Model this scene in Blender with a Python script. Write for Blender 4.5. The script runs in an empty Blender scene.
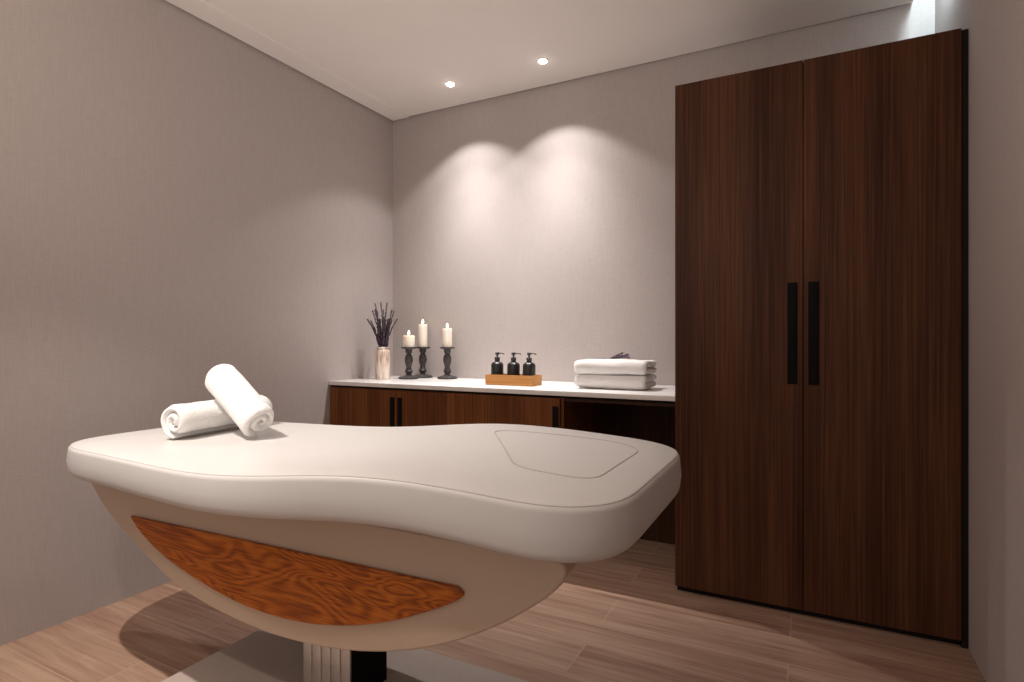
import bpy, bmesh, math, random
from mathutils import Vector, Matrix, noise
random.seed(7)
S = bpy.context.scene
COL = S.collection
PI = math.pi

# ------------------------------------------------------------------ camera, world, exposure
H = 1.123
YAW = math.atan(296/570)
cam = bpy.data.objects.new('camera', bpy.data.cameras.new('camera'))
COL.objects.link(cam)
cam.location = (0, 0, H)
cam.rotation_euler = (PI/2, 0, YAW)
cam.data.sensor_width = 36
cam.data.lens = 36*570/1024
cam.data.clip_start = .02
S.camera = cam
w = bpy.data.worlds.new('world'); S.world = w; w.use_nodes = True
w.node_tree.nodes['Background'].inputs[0].default_value = (1, .89, .81, 1)
w.node_tree.nodes['Background'].inputs[1].default_value = .62
S.view_settings.view_transform = 'Standard'
S.view_settings.look = 'None'
S.view_settings.exposure = .2
S.view_settings.gamma = 1
S.view_settings.use_curve_mapping = False

def lamp(name, kind, loc, target, energy, color, **kw):
    l = bpy.data.lights.new(name, kind)
    l.energy = energy; l.color = color
    for k, v in kw.items(): setattr(l, k, v)
    o = bpy.data.objects.new(name, l); COL.objects.link(o)
    o.location = loc
    d = Vector(target)-Vector(loc)
    o.rotation_euler = d.to_track_quat('-Z', 'Y').to_euler()
    return o
WARM = (1, .88, .79)
# ceiling downlights outside the frame (towards and behind the camera)
lamp('downlight_over_bed', 'SPOT', (-1.98, .42, 2.68), (-1.72, 1.05, .8), 195, (1, .93, .87), spot_size=math.radians(66), spot_blend=1.0, shadow_soft_size=.016)
lamp('downlight_behind', 'SPOT', (-.9, -.2, 2.68), (-1.0, .9, 0), 44, WARM, spot_size=math.radians(130), spot_blend=1.0, shadow_soft_size=.05)
lamp('added_ceiling_fill', 'AREA', (-1.15, .0, 1.55), (-1.15, .3, 2.7), 22, WARM, shape='DISK', size=.5)      # added unseen fill, aimed up to brighten the ceiling

# ------------------------------------------------------------------ node materials
def newmat(name, rough=.5, spec=.5, metal=0):
    m = bpy.data.materials.new(name); m.use_nodes = True
    nt = m.node_tree; b = nt.nodes['Principled BSDF']
    b.inputs['Roughness'].default_value = rough
    b.inputs['Specular IOR Level'].default_value = spec
    b.inputs['Metallic'].default_value = metal
    return m, nt, b
def nd(nt, t, **kw):
    n = nt.nodes.new(t)
    for k, v in kw.items():
        if k.startswith('i_'): n.inputs[k[2:].replace('_', ' ')].default_value = v
        else: setattr(n, k, v)
    return n
def coords(nt, scale=(1, 1, 1), rot=(0, 0, 0), loc=(0, 0, 0), what='Object'):
    tc = nd(nt, 'ShaderNodeTexCoord'); mp = nd(nt, 'ShaderNodeMapping')
    mp.inputs['Scale'].default_value = scale; mp.inputs['Rotation'].default_value = rot; mp.inputs['Location'].default_value = loc
    nt.links.new(tc.outputs[what], mp.inputs['Vector']); return mp.outputs['Vector']
def ramp(nt, fac, stops):
    r = nd(nt, 'ShaderNodeValToRGB'); e = r.color_ramp.elements
    while len(e) < len(stops): e.new(.5)
    for k, (p, c) in enumerate(stops): e[k].position = p; e[k].color = (*c, 1)
    nt.links.new(fac, r.inputs['Fac']); return r.outputs['Color']
def bump(nt, b, h, strength, dist=.01):
    bn = nd(nt, 'ShaderNodeBump'); bn.inputs['Strength'].default_value = strength; bn.inputs['Distance'].default_value = dist
    nt.links.new(h, bn.inputs['Height']); nt.links.new(bn.outputs['Normal'], b.inputs['Normal'])
def s2l(r, g, b): 
    f = lambda c: ((c/255+.055)/1.055)**2.4 if c > 10 else c/255/12.92
    return (f(r), f(g), f(b))
def plain(name, rgb, rough=.5, spec=.5, metal=0, var=.06, nscale=30, bmp=0, bdist=.002):
    m, nt, b = newmat(name, rough, spec, metal)
    n = nd(nt, 'ShaderNodeTexNoise'); n.inputs['Scale'].default_value = nscale; n.inputs['Detail'].default_value = 4
    nt.links.new(coords(nt), n.inputs['Vector'])
    lo = tuple(c*(1-var) for c in rgb); hi = tuple(min(1, c*(1+var)) for c in rgb)
    nt.links.new(ramp(nt, n.outputs['Fac'], [(.3, lo), (.7, hi)]), b.inputs['Base Color'])
    if bmp: bump(nt, b, n.outputs['Fac'], bmp, bdist)
    return m
def fabric_wall(name, rgb):
    m, nt, b = newmat(name, .9, .15)
    a = nd(nt, 'ShaderNodeTexNoise'); a.inputs['Scale'].default_value = 1; a.inputs['Detail'].default_value = 5
    nt.links.new(coords(nt, (25, 25, 260)), a.inputs['Vector'])
    c = nd(nt, 'ShaderNodeTexNoise'); c.inputs['Scale'].default_value = 1; c.inputs['Detail'].default_value = 5
    nt.links.new(coords(nt, (260, 260, 14)), c.inputs['Vector'])
    mx = nd(nt, 'ShaderNodeMath', operation='ADD'); nt.links.new(a.outputs['Fac'], mx.inputs[0]); nt.links.new(c.outputs['Fac'], mx.inputs[1])
    hf = nd(nt, 'ShaderNodeMath', operation='MULTIPLY'); hf.inputs[1].default_value = .5; nt.links.new(mx.outputs[0], hf.inputs[0])
    nt.links.new(ramp(nt, hf.outputs[0], [(.3, tuple(x*.91 for x in rgb)), (.7, tuple(x*1.08 for x in rgb))]), b.inputs['Base Color'])
    bump(nt, b, hf.outputs[0], .12, .002)
    return m
def walnut(name, dark, mid, light, axis='Z', rough=.5, fine=1.0):
    """straight grained veneer, grain running along the axis"""
    m, nt, b = newmat(name, rough, .12)
    sc = {'Z': (110, 110, 1.3), 'X': (1.1, 60, 60)}[axis]
    a = nd(nt, 'ShaderNodeTexNoise'); a.inputs['Scale'].default_value = fine; a.inputs['Detail'].default_value = 6; a.inputs['Roughness'].default_value = .65; a.inputs['Distortion'].default_value = .25
    nt.links.new(coords(nt, sc), a.inputs['Vector'])
    sc2 = {'Z': (7, 7, .45), 'X': (.45, 7, 7)}[axis]
    c = nd(nt, 'ShaderNodeTexNoise'); c.inputs['Scale'].default_value = 1; c.inputs['Detail'].default_value = 3; c.inputs['Distortion'].default_value = .6
    nt.links.new(coords(nt, sc2), c.inputs['Vector'])
    mx = nd(nt, 'ShaderNodeMath', operation='MULTIPLY_ADD'); mx.inputs[1].default_value = .62
    nt.links.new(a.outputs['Fac'], mx.inputs[0])
    h = nd(nt, 'ShaderNodeMath', operation='MULTIPLY'); h.inputs[1].default_value = .45; nt.links.new(c.outputs['Fac'], h.inputs[0])
    nt.links.new(h.outputs[0], mx.inputs[2])
    nt.links.new(ramp(nt, mx.outputs[0], [(.34, dark), (.5, mid), (.68, light)]), b.inputs['Base Color'])
    bump(nt, b, a.outputs['Fac'], .12, .001)
    return m
def oak(name):
    m, nt, b = newmat(name, .38, .35)
    n = nd(nt, 'ShaderNodeTexNoise'); n.inputs['Scale'].default_value = 1; n.inputs['Detail'].default_value = 2
    n.inputs['Distortion'].default_value = .5
    nt.links.new(coords(nt, (1.5, 4, 6.5), loc=(.9, 0, .15)), n.inputs['Vector'])
    k = nd(nt, 'ShaderNodeMath', operation='MULTIPLY'); k.inputs[1].default_value = 150; nt.links.new(n.outputs['Fac'], k.inputs[0])
    sn = nd(nt, 'ShaderNodeMath', operation='SINE'); nt.links.new(k.outputs[0], sn.inputs[0])
    f = nd(nt, 'ShaderNodeTexNoise'); f.inputs['Scale'].default_value = 1; f.inputs['Detail'].default_value = 5
    nt.links.new(coords(nt, (9, 200, 200)), f.inputs['Vector'])
    ma = nd(nt, 'ShaderNodeMath', operation='MULTIPLY_ADD'); ma.inputs[1].default_value = .14; nt.links.new(sn.outputs[0], ma.inputs[0]); nt.links.new(f.outputs['Fac'], ma.inputs[2])
    nt.links.new(ramp(nt, ma.outputs[0], [(.28, (.22, .048, .004)), (.5, (.42, .105, .007)), (.75, (.56, .17, .02))]), b.inputs['Base Color'])
    bump(nt, b, ma.outputs[0], .08, .001)
    return m
def plank_floor(name):
    m, nt, b = newmat(name, .5, .12)
    v = coords(nt, (1, 1, 1), loc=(-.06, 0, 0))
    br = nd(nt, 'ShaderNodeTexBrick'); br.offset = .5; br.offset_frequency = 2
    # joints at X = -.06 in even rows, X = -.73 in odd rows
    tcv = coords(nt, (1, 1, 1), loc=(.06+1.34*4, 4.2, 0)); nt.links.new(tcv, br.inputs['Vector'])
    br.inputs['Scale'].default_value = 1; br.inputs['Brick Width'].default_value = 1.34; br.inputs['Row Height'].default_value = .2
    br.inputs['Mortar Size'].default_value = .0018; br.inputs['Mortar Smooth'].default_value = .1; br.inputs['Bias'].default_value = 0
    br.inputs['Color1'].default_value = (0, 0, 0, 1); br.inputs['Color2'].default_value = (1, 1, 1, 1); br.inputs['Mortar'].default_value = (.5, .5, .5, 1)
    sx = nd(nt, 'ShaderNodeSeparateColor'); nt.links.new(br.outputs['Color'], sx.inputs[0])
    # grain with a per-plank shift
    tc = nd(nt, 'ShaderNodeTexCoord'); cb = nd(nt, 'ShaderNodeCombineXYZ')
    sh = nd(nt, 'ShaderNodeMath', operation='MULTIPLY'); sh.inputs[1].default_value = 37; nt.links.new(sx.outputs[0], sh.inputs[0])
    nt.links.new(sh.outputs[0], cb.inputs[2])
    ad = nd(nt, 'ShaderNodeVectorMath', operation='ADD'); nt.links.new(tc.outputs['Object'], ad.inputs[0]); nt.links.new(cb.outputs[0], ad.inputs[1])
    def grain(sc, det, dist):
        mp = nd(nt, 'ShaderNodeMapping'); mp.inputs['Scale'].default_value = sc; nt.links.new(ad.outputs[0], mp.inputs['Vector'])
        n = nd(nt, 'ShaderNodeTexNoise'); n.inputs['Scale'].default_value = 1; n.inputs['Detail'].default_value = det; n.inputs['Distortion'].default_value = dist
        n.inputs['Roughness'].default_value = .6
        nt.links.new(mp.outputs[0], n.inputs['Vector']); return n.outputs['Fac']
    g1 = grain((2.2, 60, 1), 6, .4); g2 = grain((1.2, 9, 1), 4, .9)
    a = nd(nt, 'ShaderNodeMath', operation='MULTIPLY'); a.inputs[1].default_value = .5; nt.links.new(g1, a.inputs[0])
    c = nd(nt, 'ShaderNodeMath', operation='MULTIPLY_ADD'); c.inputs[1].default_value = .5; nt.links.new(g2, c.inputs[0]); nt.links.new(a.outputs[0], c.inputs[2])
    d = nd(nt, 'ShaderNodeMath', operation='MULTIPLY_ADD'); d.inputs[1].default_value = .08; nt.links.new(sx.outputs[0], d.inputs[0]); nt.links.new(c.outputs[0], d.inputs[2])
    colr = ramp(nt, d.outputs[0], [(.34, (.20, .112, .078)), (.52, (.33, .20, .142)), (.72, (.45, .31, .22))])
    mx = nd(nt, 'ShaderNodeMix', data_type='RGBA'); nt.links.new(br.outputs['Fac'], mx.inputs['Factor']); nt.links.new(colr, mx.inputs['A'])
    mx.inputs['B'].default_value = (.44, .31, .23, 1)
    nt.links.new(mx.outputs['Result'], b.inputs['Base Color'])
    bump(nt, b, c.outputs[0], .1, .001)
    return m
def emit(name, rgb, st):
    m, nt, b = newmat(name)
    b.inputs['Base Color'].default_value = (*rgb, 1); b.inputs['Emission Color'].default_value = (*rgb, 1); b.inputs['Emission Strength'].default_value = st
    return m
def terry(name, rgb):
    m, nt, b = newmat(name, .95, .1)
    b.inputs['Base Color'].default_value = (*rgb, 1)
    b.inputs['Sheen Weight'].default_value = .3
    n = nd(nt, 'ShaderNodeTexNoise'); n.inputs['Scale'].default_value = 170; n.inputs['Detail'].default_value = 4
    nt.links.new(coords(nt), n.inputs['Vector']); bump(nt, b, n.outputs['Fac'], .55, .006)
    nt.links.new(ramp(nt, n.outputs['Fac'], [(.3, tuple(c*.93 for c in rgb)), (.7, rgb)]), b.inputs['Base Color'])
    return m

M = dict(
    wall=fabric_wall('linen_wallcovering', (.45, .398, .378)),
    ceil=plain('ceiling_paint', (.84, .79, .755), .9, .1, var=.012, nscale=4),
    gap=plain('shadow_gap_paint', (.10, .085, .075), .9, .1),
    floor=plank_floor('wood_look_planks'),
    ward=walnut('wardrobe_walnut', (.022, .0075, .0032), (.056, .020, .0092), (.115, .045, .020)),
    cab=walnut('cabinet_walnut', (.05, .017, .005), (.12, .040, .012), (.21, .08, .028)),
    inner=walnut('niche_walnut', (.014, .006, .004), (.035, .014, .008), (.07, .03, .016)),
    black=plain('matte_black', (.004, .004, .004), .75, .12),
    dark=plain('dark_edge', (.012, .008, .006), .7, .2),
    marble=plain('white_stone', (.80, .77, .75), .22, .5, var=.05, nscale=7),
    vinyl=plain('ivory_upholstery', (.60, .578, .556), .42, .3, var=.012, nscale=9, bmp=.05, bdist=.002),
    seam=plain('seam_thread', (.47, .44, .41), .6, .2),
    shell=plain('taupe_lacquer', (.54, .42, .32), .32, .4, var=.02, nscale=4),
    core=plain('charcoal_frame', (.03, .026, .023), .5, .3),
    base=plain('grey_base_lacquer', (.44, .36, .31), .5, .3, var=.03),
    steel=plain('brushed_steel', (.62, .58, .55), .38, .5, metal=.85),
    oak=oak('amber_oak'),
    tray=walnut('tray_wood', (.36, .15, .045), (.55, .26, .085), (.66, .35, .13), 'X'),
    towel=terry('white_terry', (.88, .86, .84)),
    bottle=plain('charcoal_glass', (.018, .018, .02), .28, .5),
    pump=plain('pump_plastic', (.05, .047, .045), .35, .5),
    holder=plain('weathered_dark_wood', (.045, .04, .037), .55, .35, var=.6, nscale=60, bmp=.3),
    wax=None, flame=emit('flame', (1, .78, .5), 6),
    wick=plain('wick_black', (.02, .015, .01), .9, .1),
    vase=None,
    stem=plain('dry_stem', (.10, .085, .06), .8, .2),
    flower=plain('lavender_flower', (.085, .062, .085), .85, .2, var=.4, nscale=300),
    trimwhite=plain('downlight_trim', (.8, .76, .72), .5, .3),
    lens=emit('downlight_lens', (1, .93, .84), 22),
    coolled=emit('cool_led', (.80, .95, 1), 10),
)
m, nt, b = newmat('ivory_wax', .5, .4)
b.inputs['Base Color'].default_value = (.86, .79, .68, 1); b.inputs['Subsurface Weight'].default_value = .5; b.inputs['Subsurface Radius'].default_value = (.03, .015, .008)
b.inputs['Subsurface Scale'].default_value = .6; M['wax'] = m
m, nt, b = newmat('streaked_ceramic', .45, .4)
n = nd(nt, 'ShaderNodeTexNoise'); n.inputs['Scale'].default_value = 1; n.inputs['Detail'].default_value = 4
nt.links.new(coords(nt, (60, 60, 9)), n.inputs['Vector'])
nt.links.new(ramp(nt, n.outputs['Fac'], [(.38, (.40, .27, .20)), (.52, (.72, .58, .48)), (.66, (.82, .74, .68))]), b.inputs['Base Color']); M['vase'] = m

# ------------------------------------------------------------------ mesh helpers
def link(name, me, mat, parent=None, smooth=False, angle=None):
    o = bpy.data.objects.new(name, me); COL.objects.link(o)
    if mat: me.materials.append(mat)
    if smooth:
        for p in me.polygons: p.use_smooth = True
        if angle: me.set_sharp_from_angle(angle=math.radians(angle))
    if parent: o.parent = parent
    return o
def bm_obj(name, bm, mat, parent=None, smooth=False, angle=None):
    bmesh.ops.recalc_face_normals(bm, faces=bm.faces)
    me = bpy.data.meshes.new(name); bm.to_mesh(me); bm.free()
    return link(name, me, mat, parent, smooth, angle)
def add_box(bm, x0, x1, y0, y1, z0, z1, bev=0, seg=2):
    t = bmesh.new()
    bmesh.ops.create_cube(t, size=1)
    for v in t.verts: v.co = Vector(((x0+x1)/2+v.co.x*(x1-x0), (y0+y1)/2+v.co.y*(y1-y0), (z0+z1)/2+v.co.z*(z1-z0)))
    if bev: bmesh.ops.bevel(t, geom=t.edges[:], offset=bev, segments=seg, affect='EDGES', profile=.5)
    me = bpy.data.meshes.new('t'); t.to_mesh(me); t.free(); bm.from_mesh(me); bpy.data.meshes.remove(me)
def boxes(name, lst, mat, parent=None, bev=0, seg=2):
    bm = bmesh.new()
    for b in lst: add_box(bm, *b, bev=bev, seg=seg)
    return bm_obj(name, bm, mat, parent, smooth=bev > 0, angle=35)
def add_lathe(bm, prof, n=32, c=(0, 0, 0)):
    rings = []
    for r, z in prof:
        if r < 1e-6: rings.append([bm.verts.new((c[0], c[1], c[2]+z))])
        else: rings.append([bm.verts.new((c[0]+r*math.cos(2*PI*k/n), c[1]+r*math.sin(2*PI*k/n), c[2]+z)) for k in range(n)])
    for a, b in zip(rings, rings[1:]):
        for k in range(n):
            k2 = (k+1) % n
            if len(a) == 1 and len(b) == 1: continue
            if len(a) == 1: bm.faces.new((a[0], b[k], b[k2]))
            elif len(b) == 1: bm.faces.new((a[k], a[k2], b[0]))
            else: bm.faces.new((a[k], a[k2], b[k2], b[k]))
def lathe(name, prof, mat, parent=None, n=32, c=(0, 0, 0), angle=40):
    bm = bmesh.new(); add_lathe(bm, prof, n, c); return bm_obj(name, bm, mat, parent, True, angle)
def add_tube(bm, pts, r, n=8, closed=False, taper=None):
    pts = [Vector(p) for p in pts]; L = len(pts); rings = []; up = None
    for i, p in enumerate(pts):
        if closed: d = pts[(i+1) % L]-pts[i-1]
        else: d = pts[min(i+1, L-1)]-pts[max(i-1, 0)]
        d.normalize()
        if up is None: up = d.orthogonal().normalized()
        up = (up-d*up.dot(d)).normalized(); s = d.cross(up)
        rr = r if taper is None else r*taper(i/(L-1))
        rings.append([bm.verts.new(p+(up*math.cos(2*PI*k/n)+s*math.sin(2*PI*k/n))*rr) for k in range(n)])
    pr = list(zip(rings, rings[1:]))
    if closed: pr.append((rings[-1], rings[0]))
    for a, b in pr:
        for k in range(n): bm.faces.new((a[k], a[(k+1) % n], b[(k+1) % n], b[k]))
    if not closed:
        bm.faces.new(rings[0][::-1]); bm.faces.new(rings[-1])
def tube(name, pts, r, mat, parent=None, n=8, closed=False, taper=None):
    bm = bmesh.new(); add_tube(bm, pts, r, n, closed, taper); return bm_obj(name, bm, mat, parent, True)
def thing(name, label, cat, loc=(0, 0, 0), rotz=0, group=None):
    o = bpy.data.objects.new(name, None); COL.objects.link(o); o.empty_display_size = .05
    o.location = loc; o.rotation_euler = (0, 0, rotz); tag(o, label, cat, group); return o
def tag(o, label, cat, group=None):
    o['label'] = label; o['category'] = cat
    if group: o['group'] = group
    return o
def struct(o): o['kind'] = 'structure'; return o
def dup(root, loc, rotz=0, label=None):
    r = root.copy(); COL.objects.link(r); r.location = loc; r.rotation_euler = (0, 0, rotz)
    if label: r['label'] = label
    for ch in list(root.children):
        c = ch.copy(); COL.objects.link(c); c.parent = r
        for g in list(ch.children):
            d = g.copy(); COL.objects.link(d); d.parent = c
    return r

# ------------------------------------------------------------------ the room
XL, XR, YB, YF, ZC = -2.64, .52, 3.232, -1.6, 2.70
struct(boxes('floor', [(XL-.1, XR+.1, YF-.1, YB+.1, -.1, 0)], M['floor']))
struct(boxes('wall_left', [(XL-.1, XL, YF-.1, YB+.1, 0, ZC+.12)], M['wall']))
struct(boxes('wall_back', [(XL, XR, YB, YB+.1, 0, ZC+.30)], M['wall']))
struct(boxes('wall_right', [(XR, XR+.1, YF-.1, 2.6, 0, ZC+.30), (XR, XR+.1, 2.6, YB, 0, ZC+.30)], M['wall']))
GX = .432   # ceiling stops here: open slot along the right wall
struct(boxes('ceiling', [(XL+.012, GX, YF, YB-.014, ZC, ZC+.05)], M['ceil']))
struct(boxes('trim_1', [(XL+.012, XL+.153, YF, YB-.014, ZC-.007, ZC)], M['ceil']))          # perimeter strip on the left
struct(boxes('trim_2', [(XL, GX, YF, YB, ZC+.10, ZC+.12), (GX, XR, YF, YB, ZC+.28, ZC+.30), (GX-.02, GX, YF, YB-.014, ZC+.05, ZC+.10), (GX-.02, GX, YF, YB, ZC+.10, ZC+.30)], M['gap']))

# cool strip light hidden in the ceiling slot above the wardrobe
led = thing('slot_light', 'cool white strip light in the ceiling slot above the wardrobe', 'light', (.455, 2.80, ZC+.12))
boxes('housing', [(-.012, .012, -.22, .30, 0, .02)], M['trimwhite'], led)
boxes('diffuser', [(-.009, .009, -.21, .29, -.004, 0)], M['coolled'], led)
l = lamp('strip_lamp', 'AREA', (0, 0.1, -.012), (0.0, .42, -.35), 4.5, (.72, .92, 1), shape='RECTANGLE', size=.03, size_y=.2)
l.parent = led

# ------------------------------------------------------------------ ceiling downlights above the counter
def downlight(x, y, label):
    t = thing('downlight', label, 'light', (x, y, ZC), 0, 'recessed downlights over the counter')
    lathe('trim_ring', [(.0235, -.001), (.0245, -.003), (.030, -.0035), (.0335, -.002), (.0345, 0)], M['trimwhite'], t, 40)
    lathe('lens', [(0, -.015), (.012, -.0135), (.020, -.009), (.0245, -.002)], M['lens'], t, 32)
    for nm, en, ang, bl in (('wide_beam', 17, 107, .32), ('medium_beam', 26, 94, 1), ('narrow_beam', 40, 78, 1), ('centre_beam', 46, 58, 1)):
        a = lamp(nm, 'SPOT', (0, 0, -.02), (0, 0, -1), en, (1, .965, .95), spot_size=math.radians(ang), spot_blend=bl, shadow_soft_size=.012)
        a.parent = t
downlight(-1.946, 2.925, 'small round recessed ceiling downlight nearer the left corner, over the candles')
downlight(-1.325, 2.925, 'small round recessed ceiling downlight to the right, over the pump bottles')

# ------------------------------------------------------------------ wardrobe
WX0, WX1, WY, WZ0, WZ1 = -.528, .497, 2.6, .028, 2.265
wd = thing('wardrobe', 'tall dark walnut two-door wardrobe with long black handles beside the counter', 'wardrobe', (0, 0, 0))
boxes('carcass', [(WX0, WX0+.02, WY+.022, YB-.002, WZ0, WZ1), (WX1-.02, WX1, WY+.022, YB-.002, WZ0, WZ1), (WX0+.02, WX1-.02, WY+.022, YB-.002, WZ1-.02, WZ1),
                  (WX0+.02, WX1-.02, WY+.022, YB-.002, WZ0, WZ0+.02), (WX0+.02, WX1-.02, YB-.014, YB-.002, WZ0+.02, WZ1-.02)], M['ward'], wd)
boxes('plinth', [(WX0+.004, WX1, WY+.03, YB-.01, 0, WZ0)], M['dark'], wd)
boxes('filler_strip', [(WX1+.002, XR-.0005, WY+.012, WY+.05, 0, WZ1-.003)], M['dark'], wd)
MX = -.0175
dl = boxes('door', [(WX0, MX-.0015, WY, WY+.02, WZ0, WZ1)], M['ward'], wd, .0012, 1)
dr = boxes('door', [(MX+.0015, WX1, WY, WY+.02, WZ0, WZ1)], M['ward'], wd, .0012, 1)
boxes('handle', [(-.0755, -.0385, WY-.007, WY, .947, 1.362)], M['black'], dl, .002)
boxes('handle', [(.001, .039, WY-.007, WY, .947, 1.362)], M['black'], dr, .002)

# ------------------------------------------------------------------ low cabinet, open bay and countertop
CZ = .875; CT = .024; CY = 2.620
cb = thing('low_cabinet', 'low walnut cabinet with black slot handles under the white countertop', 'cabinet', (0, 0, 0))
CX0, CX1 = XL+.002, -1.072; ZT = CZ-CT
boxes('carcass', [(CX0, CX0+.018, CY+.022, YB-.002, .08, ZT-.012), (CX1-.02, CX1, CY, YB-.002, 0, ZT-.012), (CX0+.018, CX1-.02, CY+.022, YB-.002, .08, .098),
                  (CX0+.018, CX1-.02, YB-.02, YB-.002, .098, ZT-.012), (CX0+.018, CX1-.02, CY+.022, YB-.02, ZT-.03, ZT-.012)], M['cab'], cb)
boxes('top_rail', [(CX0, -.532, CY+.012, YB-.004, ZT-.012, ZT)], M['dark'], cb)
boxes('plinth', [(CX0, CX1-.022, CY+.06, CY+.08, 0, .08)], M['dark'], cb)
xs = [CX0+.002, -2.115, -1.60, -1.082]
for k, hx in enumerate((-2.115-.045, -2.115+.010, -1.082-.050)):
    d = boxes('door', [(xs[k]+.0015, xs[k+1]-.0015, CY, CY+.02, .085, ZT-.014)], M['cab'], cb, .0012, 1)
    boxes('handle', [(hx, hx+.032, CY-.005, CY, .56, .797)], M['black'], d, .0015)
ob = thing('open_desk_bay', 'open dark walnut knee space under the countertop between cabinet and wardrobe', 'cabinet', (0, 0, 0))
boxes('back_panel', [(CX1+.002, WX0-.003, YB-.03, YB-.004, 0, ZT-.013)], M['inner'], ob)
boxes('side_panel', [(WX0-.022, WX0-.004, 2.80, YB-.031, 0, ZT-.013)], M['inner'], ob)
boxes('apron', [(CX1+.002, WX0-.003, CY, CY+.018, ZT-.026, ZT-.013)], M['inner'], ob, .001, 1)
ct = boxes('countertop', [(XL+.001, WX0-.002, 2.613, YB-.001, CZ-CT, CZ)], M['marble'], None, .002)
tag(ct, 'long white stone countertop carrying the candles, bottles and folded towels', 'countertop')

# ------------------------------------------------------------------ treatment bed
YC = 1.36
bed = thing('treatment_bed', 'ivory upholstered spa treatment bed with taupe hull and oak side panel', 'massage bed', (0, 0, 0))
ST = [(-2.38, .37, .768), (-2.15, .375, .770), (-2.0, .39, .772), (-1.85, .402, .774), (-1.7, .417, .775), (-1.55, .434, .778), (-1.4, .455, .785), (-1.25, .474, .799),
      (-1.1, .478, .815), (-.95, .450, .829), (-.8, .424, .833), (-.65, .417, .829), (-.5, .412, .820), (-.35, .408, .812), (-.28, .406, .810)]
def interp(X, k):
    if X <= ST[0][0]: return ST[0][k]
    for a, b in zip(ST, ST[1:]):
        if X <= b[0]:
            t = (X-a[0])/(b[0]-a[0]); return a[k]+(b[k]-a[k])*t
    return ST[-1][k]
def sm(X, k):
    return sum(interp(X+d*.03, k) for d in range(-3, 4))/7
XA, XB = -2.354, -.308
def half(X):
    return half0(X)-.007
def half0(X):
    """half width of the mattress, rounded in plan at both ends"""
    ra, rb = .26, .17; h = sm(X, 1)
    if X < XA+ra:
        q = (XA+ra-X)/ra; h = h*(1-.62*(1-(max(0, 1-q**2.3))**(1/2.3))) if q < 1 else h*.38
    if X > XB-rb:
        q = (X-(XB-rb))/rb; h = h-rb*(1-math.sqrt(max(0, 1-q*q)))
    return h
NX = 110
sx = []
for k in range(NX+1):
    u = k/NX; sx.append(XA+(XB-XA)*(.5-.5*math.cos(PI*u)))
near = [(x, YC-half(x)) for x in sx]; far = [(x, YC+half(x)) for x in reversed(sx)]
def seg_pts(a, b, n): return [(a[0]+(b[0]-a[0])*i/n, a[1]+(b[1]-a[1])*i/n) for i in range(1, n)]
outl = near+seg_pts(near[-1], far[0], 20)+far+seg_pts(far[-1], near[0], 14)
def resample(pts, n):
    P = [Vector(p) for p in pts]; P.append(P[0]); L = [0]
    for a, b in zip(P, P[1:]): L.append(L[-1]+(b-a).length)
    out = []; j = 0
    for k in range(n):
        s = L[-1]*k/n
        while L[j+1] < s: j += 1
        t = (s-L[j])/max(1e-9, L[j+1]-L[j]); out.append(P[j].lerp(P[j+1], t))
    return out
def smooth_closed(P, it):
    for _ in range(it): P = [(P[i-1]+P[i]*2+P[(i+1) % len(P)])/4 for i in range(len(P))]
    return P
NO = 320
O = smooth_closed(resample(outl, NO), 14)
def offs(P, d):
    out = []
    for i in range(len(P)):
        t = (P[(i+1) % len(P)]-P[i-1]).normalized(); out.append(P[i]+Vector((-t.y, t.x))*d)   # inward for ccw
    return out
TH = .107
def ztop(x): return sm(x, 2)+.004
def zbot(x): return ztop(x)-TH-.010*min(1, max(0, (x+1.3)/.9))
bm = bmesh.new(); rings = []
def ring(P, zf): rings.append([bm.verts.new((p.x, p.y, zf(p.x))) for p in P])
ctr = lambda P, s: [Vector((-1.32+(p.x+1.32)*s if True else 0, YC+(p.y-YC)*s)) for p in P]
for s in (.12, .4, .7, .9): ring(ctr(offs(O, .05), s), zbot)
ring(offs(O, .05), zbot)
for k in range(7):
    a = PI/2*k/6; r = .024; ring(offs(O, r*(1-math.sin(a))+.004*(1-k/6)), lambda x, a=a: zbot(x)+r*(1-math.cos(a)))
ring(offs(O, -.004), lambda x: zbot(x)+.055)
for k in range(8):
    a = PI/2*k/7; r = .016; ring(offs(O, r*(1-math.cos(a))), lambda x, a=a: ztop(x)-r+r*math.sin(a)-.003)
ring(offs(O, .024), lambda x: ztop(x)-.0022)
ring(offs(O, .034), lambda x: ztop(x)-.0006)
ring(offs(O, .05), lambda x: ztop(x)+.001)
for s in (.96, .9, .8, .68, .55, .42, .28, .14, .04): ring(ctr(offs(O, .05), s), lambda x: ztop(x)+.002)
for a, b in zip(rings, rings[1:]):
    for k in range(NO): bm.faces.new((a[k], a[(k+1) % NO], b[(k+1) % NO], b[k]))
bm.faces.new(rings[0][::-1]); bm.faces.new(rings[-1])
mat_o = bm_obj('mattress', bm, M['vinyl'], bed, True)
P = offs(O, .016*(1-math.cos(1.0)))
tube('edge_seam', [(p.x, p.y, ztop(p.x)-.016+.016*math.sin(1.0)-.003) for p in P], ( .0013), M['seam'], mat_o, 6, True)
def rounded(pts, r, n=6):
    out = []
    for i in range(len(pts)):
        p = Vector(pts[i]); a = Vector(pts[i-1]); b = Vector(pts[(i+1) % len(pts)])
        u = (a-p).normalized()*min(r, (a-p).length*.45); v = (b-p).normalized()*min(r, (b-p).length*.45)
        for k in range(n+1):
            t = k/n; out.append((p+u)*(1-t)**2+p*2*t*(1-t)+(p+v)*t*t)
    return out
SP = smooth_closed(resample(rounded([(-.60, 1.17), (-.41, 1.17), (-.41, 1.57), (-.50, 1.63), (-.90, 1.60)], .06), 160), 2)
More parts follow.
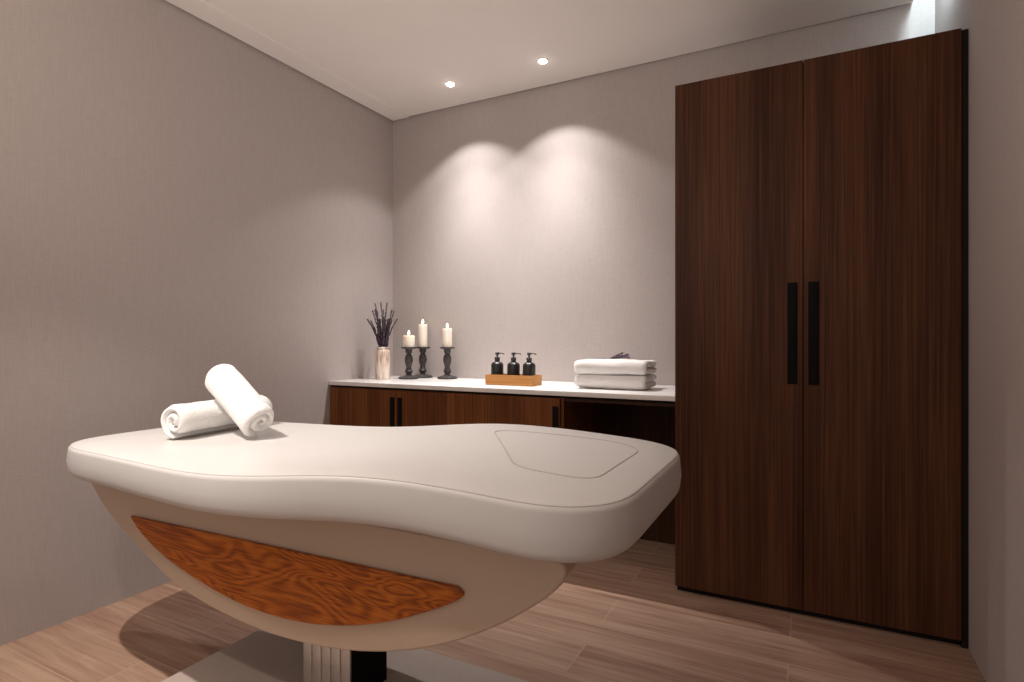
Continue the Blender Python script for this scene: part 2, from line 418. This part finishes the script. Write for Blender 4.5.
tube('panel_seam', [(p.x, p.y, ztop(p.x)+.0018) for p in SP], .0023, M['seam'], mat_o, 6, True)

# hull: two lacquered side shells traced at their own distance, a dark core between them
def prism(name, prof, y0, y1, mat, parent, bev=.012, seg=4):
    bm = bmesh.new()
    a = [bm.verts.new((x, y0, z)) for x, z in prof]; b = [bm.verts.new((x, y1, z)) for x, z in prof]
    f0 = bm.faces.new(a); f1 = bm.faces.new(b[::-1]); n = len(prof)
    for k in range(n): bm.faces.new((a[k], b[k], b[(k+1) % n], a[(k+1) % n]))
    bmesh.ops.recalc_face_normals(bm, faces=bm.faces)
    es = [e for e in bm.edges if abs(e.verts[0].co.y-e.verts[1].co.y) < 1e-6]
    bmesh.ops.bevel(bm, geom=es, offset=bev, segments=seg, affect='EDGES', profile=.5)
    o = bm_obj(name, bm, mat, parent, True, 50)
    for f in o.data.polygons:
        if len(f.vertices) > 8: f.use_smooth = False
    return o
HY = 1.12
sT, cT = math.sin(YAW), math.cos(YAW)
def at_y(px, py, Y):
    u = (px-512)/570; d = Y/(cT+u*sT); return (d*(-sT+u*cT), H-(py-341)*d/570)
def dense(ctrl, n, closed=True):
    """Catmull-Rom through points"""
    out = []; m = len(ctrl)
    for i in range(m if closed else m-1):
        p = [Vector(ctrl[(i+k) % m] if closed else ctrl[min(max(i+k, 0), m-1)]) for k in (-1, 0, 1, 2)]
        for k in range(n):
            t = k/n
            out.append(.5*((2*p[1])+(-p[0]+p[2])*t+(2*p[0]-5*p[1]+4*p[2]-p[3])*t*t+(-p[0]+3*p[1]-3*p[2]+p[3])*t**3))
    if not closed: out.append(Vector(ctrl[-1]))
    return out
lowc = [at_y(x, y, HY) for x, y in [(90, 482), (107, 511), (140, 549), (170, 580), (210, 607), (262, 631), (310, 645), (360, 652), (410, 651), (455, 642), (500, 625), (538, 604), (558, 588), (566, 574), (562, 564), (548, 559)]]
low = dense(lowc, 4, False)
x0, z0 = lowc[-1]; xl, zl = lowc[0]
top = [Vector((x, .657)) for x in [x0-.01+(xl+.02-x0+.01)*k/24 for k in range(1, 24)]]
prof = [tuple(v) for v in low+top]
prism('side_shell', prof, HY, HY+.055, M['shell'], bed, .006, 3)
prism('side_shell', prof, 2*YC-HY-.055, 2*YC-HY, M['shell'], bed)
cprof = [(-1.36+(x+1.36)*.86, .62+(z-.62)*.88-.016) for x, z in prof]
prism('hull_core', cprof, HY+.056, 2*YC-HY-.056, M['core'], bed, .004, 2)
wc = [at_y(x, y, HY-.012) for x, y in [(130, 516), (141, 533), (166, 558), (202, 583), (245, 606), (293, 621), (342, 626), (388, 622), (430, 611), (456, 601), (462, 594), (455, 587)]]
wprof = [tuple(v) for v in dense(wc, 4, False)]
prism('wood_panel', wprof, HY-.014, HY, M['oak'], bed, .005, 3)

sx_ = [-2.0+1.35*k/20 for k in range(21)]
prism('support_frame', [(x, .64) for x in sx_]+[(x, zbot(x)+.002) for x in reversed(sx_)], 1.19, 2*YC-1.19, M['core'], bed, .002, 1)
# lifting column and base
col_ = thing('x', 'x', 'x'); bpy.data.objects.remove(col_)
bm = bmesh.new()
CXa, CXb, CYa, CYb = -1.37, -1.178, 1.25, 1.413
add_box(bm, CXa, CXb-.004, CYa+.004, CYb, .055, .40)
for k in range(5):
    a = CXa+(CXb-CXa)*k/5; add_box(bm, a+.0015, a+(CXb-CXa)/5-.0015, CYa, CYa+.008, .055, .40, .003, 3)
colm = bm_obj('lift_column', bm, M['steel'], bed, True, 30)
boxes('column_dark_side', [(CXb-.004, CXb, CYa+.01, CYb, .055, .40)], M['black'], colm, .001, 1)  # black sheet stands in for the dark reflection on the steel's right side
boxes('base_plate', [(-1.80, -.70, 1.00, 1.61, 0, .058)], M['base'], bed, .006, 3)

# ------------------------------------------------------------------ towels
def sweep(path, t, L, nl=22, taper=3, edge=.35):
    """thick ribbon following a 2D path (x,z), extruded along y, soft rounded edges"""
    bm = bmesh.new(); n = len(path); rings = []
    for i, p in enumerate(path):
        p = Vector(p); d = (Vector(path[min(i+1, n-1)])-Vector(path[max(i-1, 0)])).normalized(); nr = Vector((-d.y, d.x))
        e = min(i, n-1-i)/taper; sc = math.sqrt(max(0, 1-(1-e)**2)) if e < 1 else 1; sc = max(sc, .15)
        sec = []
        for k in range(nl+1): sec.append((1, -L/2+L*k/nl))
        for k in range(nl, -1, -1): sec.append((-1, -L/2+L*k/nl))
        ring_ = []
        for s, y in sec:
            q = min(1, (L/2-abs(y))/(t*.5)); f = edge+(1-edge)*math.sqrt(max(0, 1-(1-q)**2))
            o = nr*(s*t/2*f*sc)
            c = Vector((p.x+o.x, y, p.y+o.y))
            ring_.append(bm.verts.new(c))
        rings.append(ring_)
    m_ = len(rings[0])
    for a, b in zip(rings, rings[1:]):
        for k in range(m_): bm.faces.new((a[k], a[(k+1) % m_], b[(k+1) % m_], b[k]))
    for rg in (rings[0], rings[-1]):
        for k in range(nl): bm.faces.new((rg[k], rg[k+1], rg[m_-2-k], rg[m_-1-k]))
    return bm
def ripple(bm, amp, sc, seed):
    for v in bm.verts: v.co += Vector(noise.noise_vector(v.co*sc+Vector((seed, 0, 0))))*amp
def rolled(name, c0, c1, R, turns, label, seed, spin):
    t = .026; path = []; n = int(turns*34)
    r0 = R-t/2-turns*t*.98
    for k in range(n+1):
        a = 2*PI*turns*k/n; r = r0+(R-t/2-r0)*k/n
        path.append((r*math.cos(a+spin), r*math.sin(a+spin)))
    c0 = Vector(c0); c1 = Vector(c1); L = (c1-c0).length
    bm = sweep(path, t, L); ripple(bm, .003, 11, seed); ripple(bm, .0015, 40, seed)
    o = bm_obj(name, bm, M['towel'], None, True)
    o.rotation_mode = 'QUATERNION'; o.rotation_quaternion = (c1-c0).to_track_quat('Y', 'Z'); o.location = (c0+c1)/2
    return tag(o, label, 'towel', 'rolled towels on the bed')
bz = .777
rolled('rolled_towel', (-1.945, 1.205, bz+.069), (-2.0, 1.625, bz+.068), .069, 2.1, 'white rolled towel lying flat on the bed under the other roll', 3, -2.2)
rolled('rolled_towel', (-1.682, 1.357, bz+.062), (-1.945, 1.387, bz+.220), .069, 2.1, 'white rolled towel leaning diagonally on top of the flat roll', 9, -2.2)

def folded(z, label, seed, y0=2.795, y1=3.035, xa=-1.082, xb=-.715):
    t = .034; path = []
    yb, yf = y1-y0-t, t
    for k in range(14): path.append((yf+(yb+t-yf)*(1-k/13), t/2+.0015))
    for k in range(1, 12):
        a = -PI/2-PI*k/12; path.append((yf+t*.52*math.cos(a), t*1.02+t*.52*math.sin(a)))
    for k in range(14): path.append((yf+(yb+t-yf)*k/13, t*1.56))
    bm = sweep(path, t*1.05, xb-xa, edge=.72); ripple(bm, .006, 8, seed); ripple(bm, .003, 40, seed)
    # path x -> world Y, sweep y -> world X
    for v in bm.verts: v.co = Vector((v.co.y, v.co.x, v.co.z))
    zm = min(v.co.z for v in bm.verts)
    for v in bm.verts: v.co.z -= zm
    h = max(v.co.z for v in bm.verts)
    o = bm_obj('folded_towel', bm, M['towel'], None, True); o.location = ((xa+xb)/2, y0, z)
    tag(o, label, 'towel', 'folded towels on the counter'); return h
h1 = folded(CZ+.0005, 'white folded towel directly on the countertop, lower of the stack', 21)
h2 = folded(CZ+h1-.003, 'white folded towel on top of the stack, under the lavender sprig', 33, 2.79, 3.03, -1.086, -.708)
TOPZ = CZ+h1+h2-.005

# ------------------------------------------------------------------ lavender
def blob(bm, c, r):
    bmesh.ops.create_icosphere(bm, subdivisions=1, radius=1, matrix=Matrix.Translation(c) @ Matrix.Diagonal((r*random.uniform(.7, 1.1), r*random.uniform(.7, 1.1), r*1.5, 1)))
def lavender_parts(root, pts, fl, r=.0042):
    tube('stem', pts, .0011, M['stem'], root, 5)
    bm = bmesh.new(); P = dense([tuple(p) for p in pts], 14, False); n = len(P); i0 = int(n*(1-fl))
    for i in range(i0, n):
        q = (i-i0)/(n-i0)
        for k in range(3):
            a = random.uniform(0, 2*PI); rr = r*(.9-.35*q)
            blob(bm, P[i]+Vector((math.cos(a)*rr, math.sin(a)*rr, random.uniform(-.002, .002))), r*(.75-.3*q))
    bm_obj('flower_spike', bm, M['flower'], root, True)
VX, VY = -2.462, 2.912
vp = [(0, 0), (.044, 0), (.048, .004), (.048, .178), (.0465, .186), (.042, .191), (.043, .200), (.047, .207), (.045, .209), (.041, .205), (.038, .193), (.043, .183), (.044, .01), (0, .008)]
v_ = lathe('vase', vp, M['vase'], None, 40); v_.location = (VX, VY, CZ)
tag(v_, 'pale streaked cylindrical vase of lavender at the left end of counter', 'vase')
protos = []
SPRIG = ('shorter upright dried lavender sprig in the middle of the vase', 'dried lavender sprig of middle height, leaning slightly in the vase',
         'tallest dried lavender sprigs, thin tips rising above the rest of the vase', 'lowest dried lavender sprig, splayed outward over the vase rim')
for k in range(4):
    hgt = (.26, .33, .40, .25)[k]; lean = (.014, .036, .026, .056)[k]
    t = thing('lavender_sprig', SPRIG[k], 'flower', (VX, VY, CZ+.012), 0, 'lavender sprigs in the vase')
    pts = [Vector((.0, 0, .0)), Vector((.006, 0, .12)), Vector((.02, 0, .205)), Vector((.02+lean*.5, .004, .205+(hgt-.0)*.35)), Vector((.02+lean*1.35, .002, .19+hgt*.72))]
    lavender_parts(t, pts, (.60, .5, .42, .5)[k], .0055); protos.append(t)
used = set()
spec = [(0, 10), (1, 60), (2, 95), (0, 130), (1, 170), (3, 205), (0, 240), (2, 285), (1, 310), (3, 345), (0, 30), (1, 150), (2, 200), (0, 75), (3, 15), (0, 265), (1, 230), (0, 320), (3, 180), (0, 200), (1, 0), (0, 45), (3, 130), (1, 260), (0, 100), (3, 300), (0, 160), (0, 290), (3, 235), (0, 15), (1, 115)]
for j, (k, a) in enumerate(spec):
    f = .010 if j % 2 else .004
    loc = (VX+f*math.cos(a*1.7), VY+f*math.sin(a*1.7), CZ+.012+.004*(j % 3))
    if k in used: dup(protos[k], loc, math.radians(a))
    else: protos[k].location = loc; protos[k].rotation_euler.z = math.radians(a); used.add(k)
# sprig lying on the folded towels: three stems
sp = thing('lavender_sprig', 'small dark lavender sprig lying on top of the folded towels', 'flower', (-.90, 2.95, TOPZ))
for k in range(4):
    y = (-.022, .0, .02, .01)[k]
    pts = [Vector((-.105+.02*k, y*.4-.01, .003)), Vector((-.05, y*.7, .004)), Vector((-.01*k, y, .008)), Vector((.035-.014*k, y*2, .011+.003*k)), Vector((.085-.022*k, y*3.2, .012+.007*k))]
    lavender_parts(sp, pts, .55, .0042)

# ------------------------------------------------------------------ candles on holders
def holder(x, y, label, s=1.0):
    t = thing('candle_holder', label, 'candle holder', (x, y, CZ), 0, 'turned candle holders on the counter')
    lathe('base', [(0, 0), (.062, 0), (.066, .004), (.066, .010), (.060, .014), (.038, .018), (.024, .024), (0, .024)], M['holder'], t, 40)
    lathe('spindle', [(0, .024), (.018, .024), (.017, .032), (.022, .040), (.0265, .050), (.022, .060), (.016, .064), (.021, .068), (.0165, .073), (.017, .082), (.024, .105), (.0275, .125), (.024, .145),
                      (.017, .160), (.015, .166), (.021, .171), (.023, .178), (.022, .188), (.026, .196), (0, .196)], M['holder'], t, 32)
    lathe('drip_plate', [(0, .196), (.026, .196), (.046, .199), (.049, .203), (.049, .208), (.045, .209), (.041, .206), (0, .206)], M['holder'], t, 40)
    return t
hs = [(-2.322, 3.004), (-2.317, 3.150), (-2.106, 3.132)]
h0 = holder(*hs[0], 'dark turned wooden candle holder with the shortest, widest candle')
dup(h0, (*hs[1], CZ), .3, 'dark turned wooden candle holder in the middle, under the tallest candle')
dup(h0, (*hs[2], CZ), .8, 'dark turned wooden candle holder standing apart at the right of the candles')
for (x, y), r, hh, lab in zip(hs, (.038, .031, .032), (.078, .155, .125),
        ('short wide ivory pillar candle burning on the left holder', 'tallest ivory pillar candle burning on the middle holder', 'medium ivory pillar candle burning on the right holder')):
    t = thing('candle', lab, 'candle', (x, y, CZ+.2065), 0, 'pillar candles')
    lathe('wax', [(0, 0), (r*.98, 0), (r, .003), (r, hh*.85), (r*.985, hh-.005), (r*.93, hh), (r*.8, hh-.001), (r*.55, hh-.007), (0, hh-.009)], M['wax'], t, 32)
    tube('wick', [(0, 0, hh-.009), (.0005, 0, hh-.002), (.001, 0, hh+.006)], .0012, M['wick'], t, 6)
    lathe('flame', [(0, hh+.001), (.0045, hh+.005), (.0072, hh+.012), (.0062, hh+.020), (.003, hh+.029), (0, hh+.036)], M['flame'], t, 16)

# ------------------------------------------------------------------ tray and pump bottles
TX0, TX1, TY0, TY1 = -1.625, -1.332, 2.80, 2.93
tr = boxes('tray', [(TX0, TX1, TY0, TY1, CZ, CZ+.012), (TX0, TX1, TY0, TY0+.009, CZ+.012, CZ+.058), (TX0, TX1, TY1-.009, TY1, CZ+.012, CZ+.058),
                    (TX0, TX0+.009, TY0+.009, TY1-.009, CZ+.012, CZ+.058), (TX1-.009, TX1, TY0+.009, TY1-.009, CZ+.012, CZ+.058)], M['tray'])
tag(tr, 'small rectangular honey coloured wooden tray holding three pump bottles', 'tray')
bt = thing('pump_bottle', 'black pump bottle in the wooden tray, leftmost of the three', 'bottle', (-1.583, 2.865, CZ+.0125), 0, 'pump bottles in the wooden tray')
lathe('bottle_body', [(0, 0), (.033, 0), (.036, .004), (.036, .098), (.034, .106), (.027, .113), (.016, .117), (.014, .119), (.014, .126), (0, .126)], M['bottle'], bt, 36)
lathe('pump_collar', [(0, .1262), (.0155, .1262), (.0155, .141), (.013, .143), (.0055, .1435), (.0055, .157), (0, .157)], M['pump'], bt, 28)
bm = bmesh.new(); add_lathe(bm, [(0, .157), (.011, .157), (.0125, .160), (.0125, .168), (.010, .171), (0, .171)], 24)
add_tube(bm, [(.006, 0, .1655), (.022, 0, .166), (.036, 0, .1645), (.043, 0, .159)], .0036, 10)
bm_obj('pump_head', bm, M['pump'], bt, True, 40)
bt.rotation_euler.z = .1
dup(bt, (-1.478, 2.865, CZ+.0125), .25, 'black pump bottle in the wooden tray, middle one of the three')
dup(bt, (-1.380, 2.865, CZ+.0125), .05, 'black pump bottle in the wooden tray, rightmost of the three')
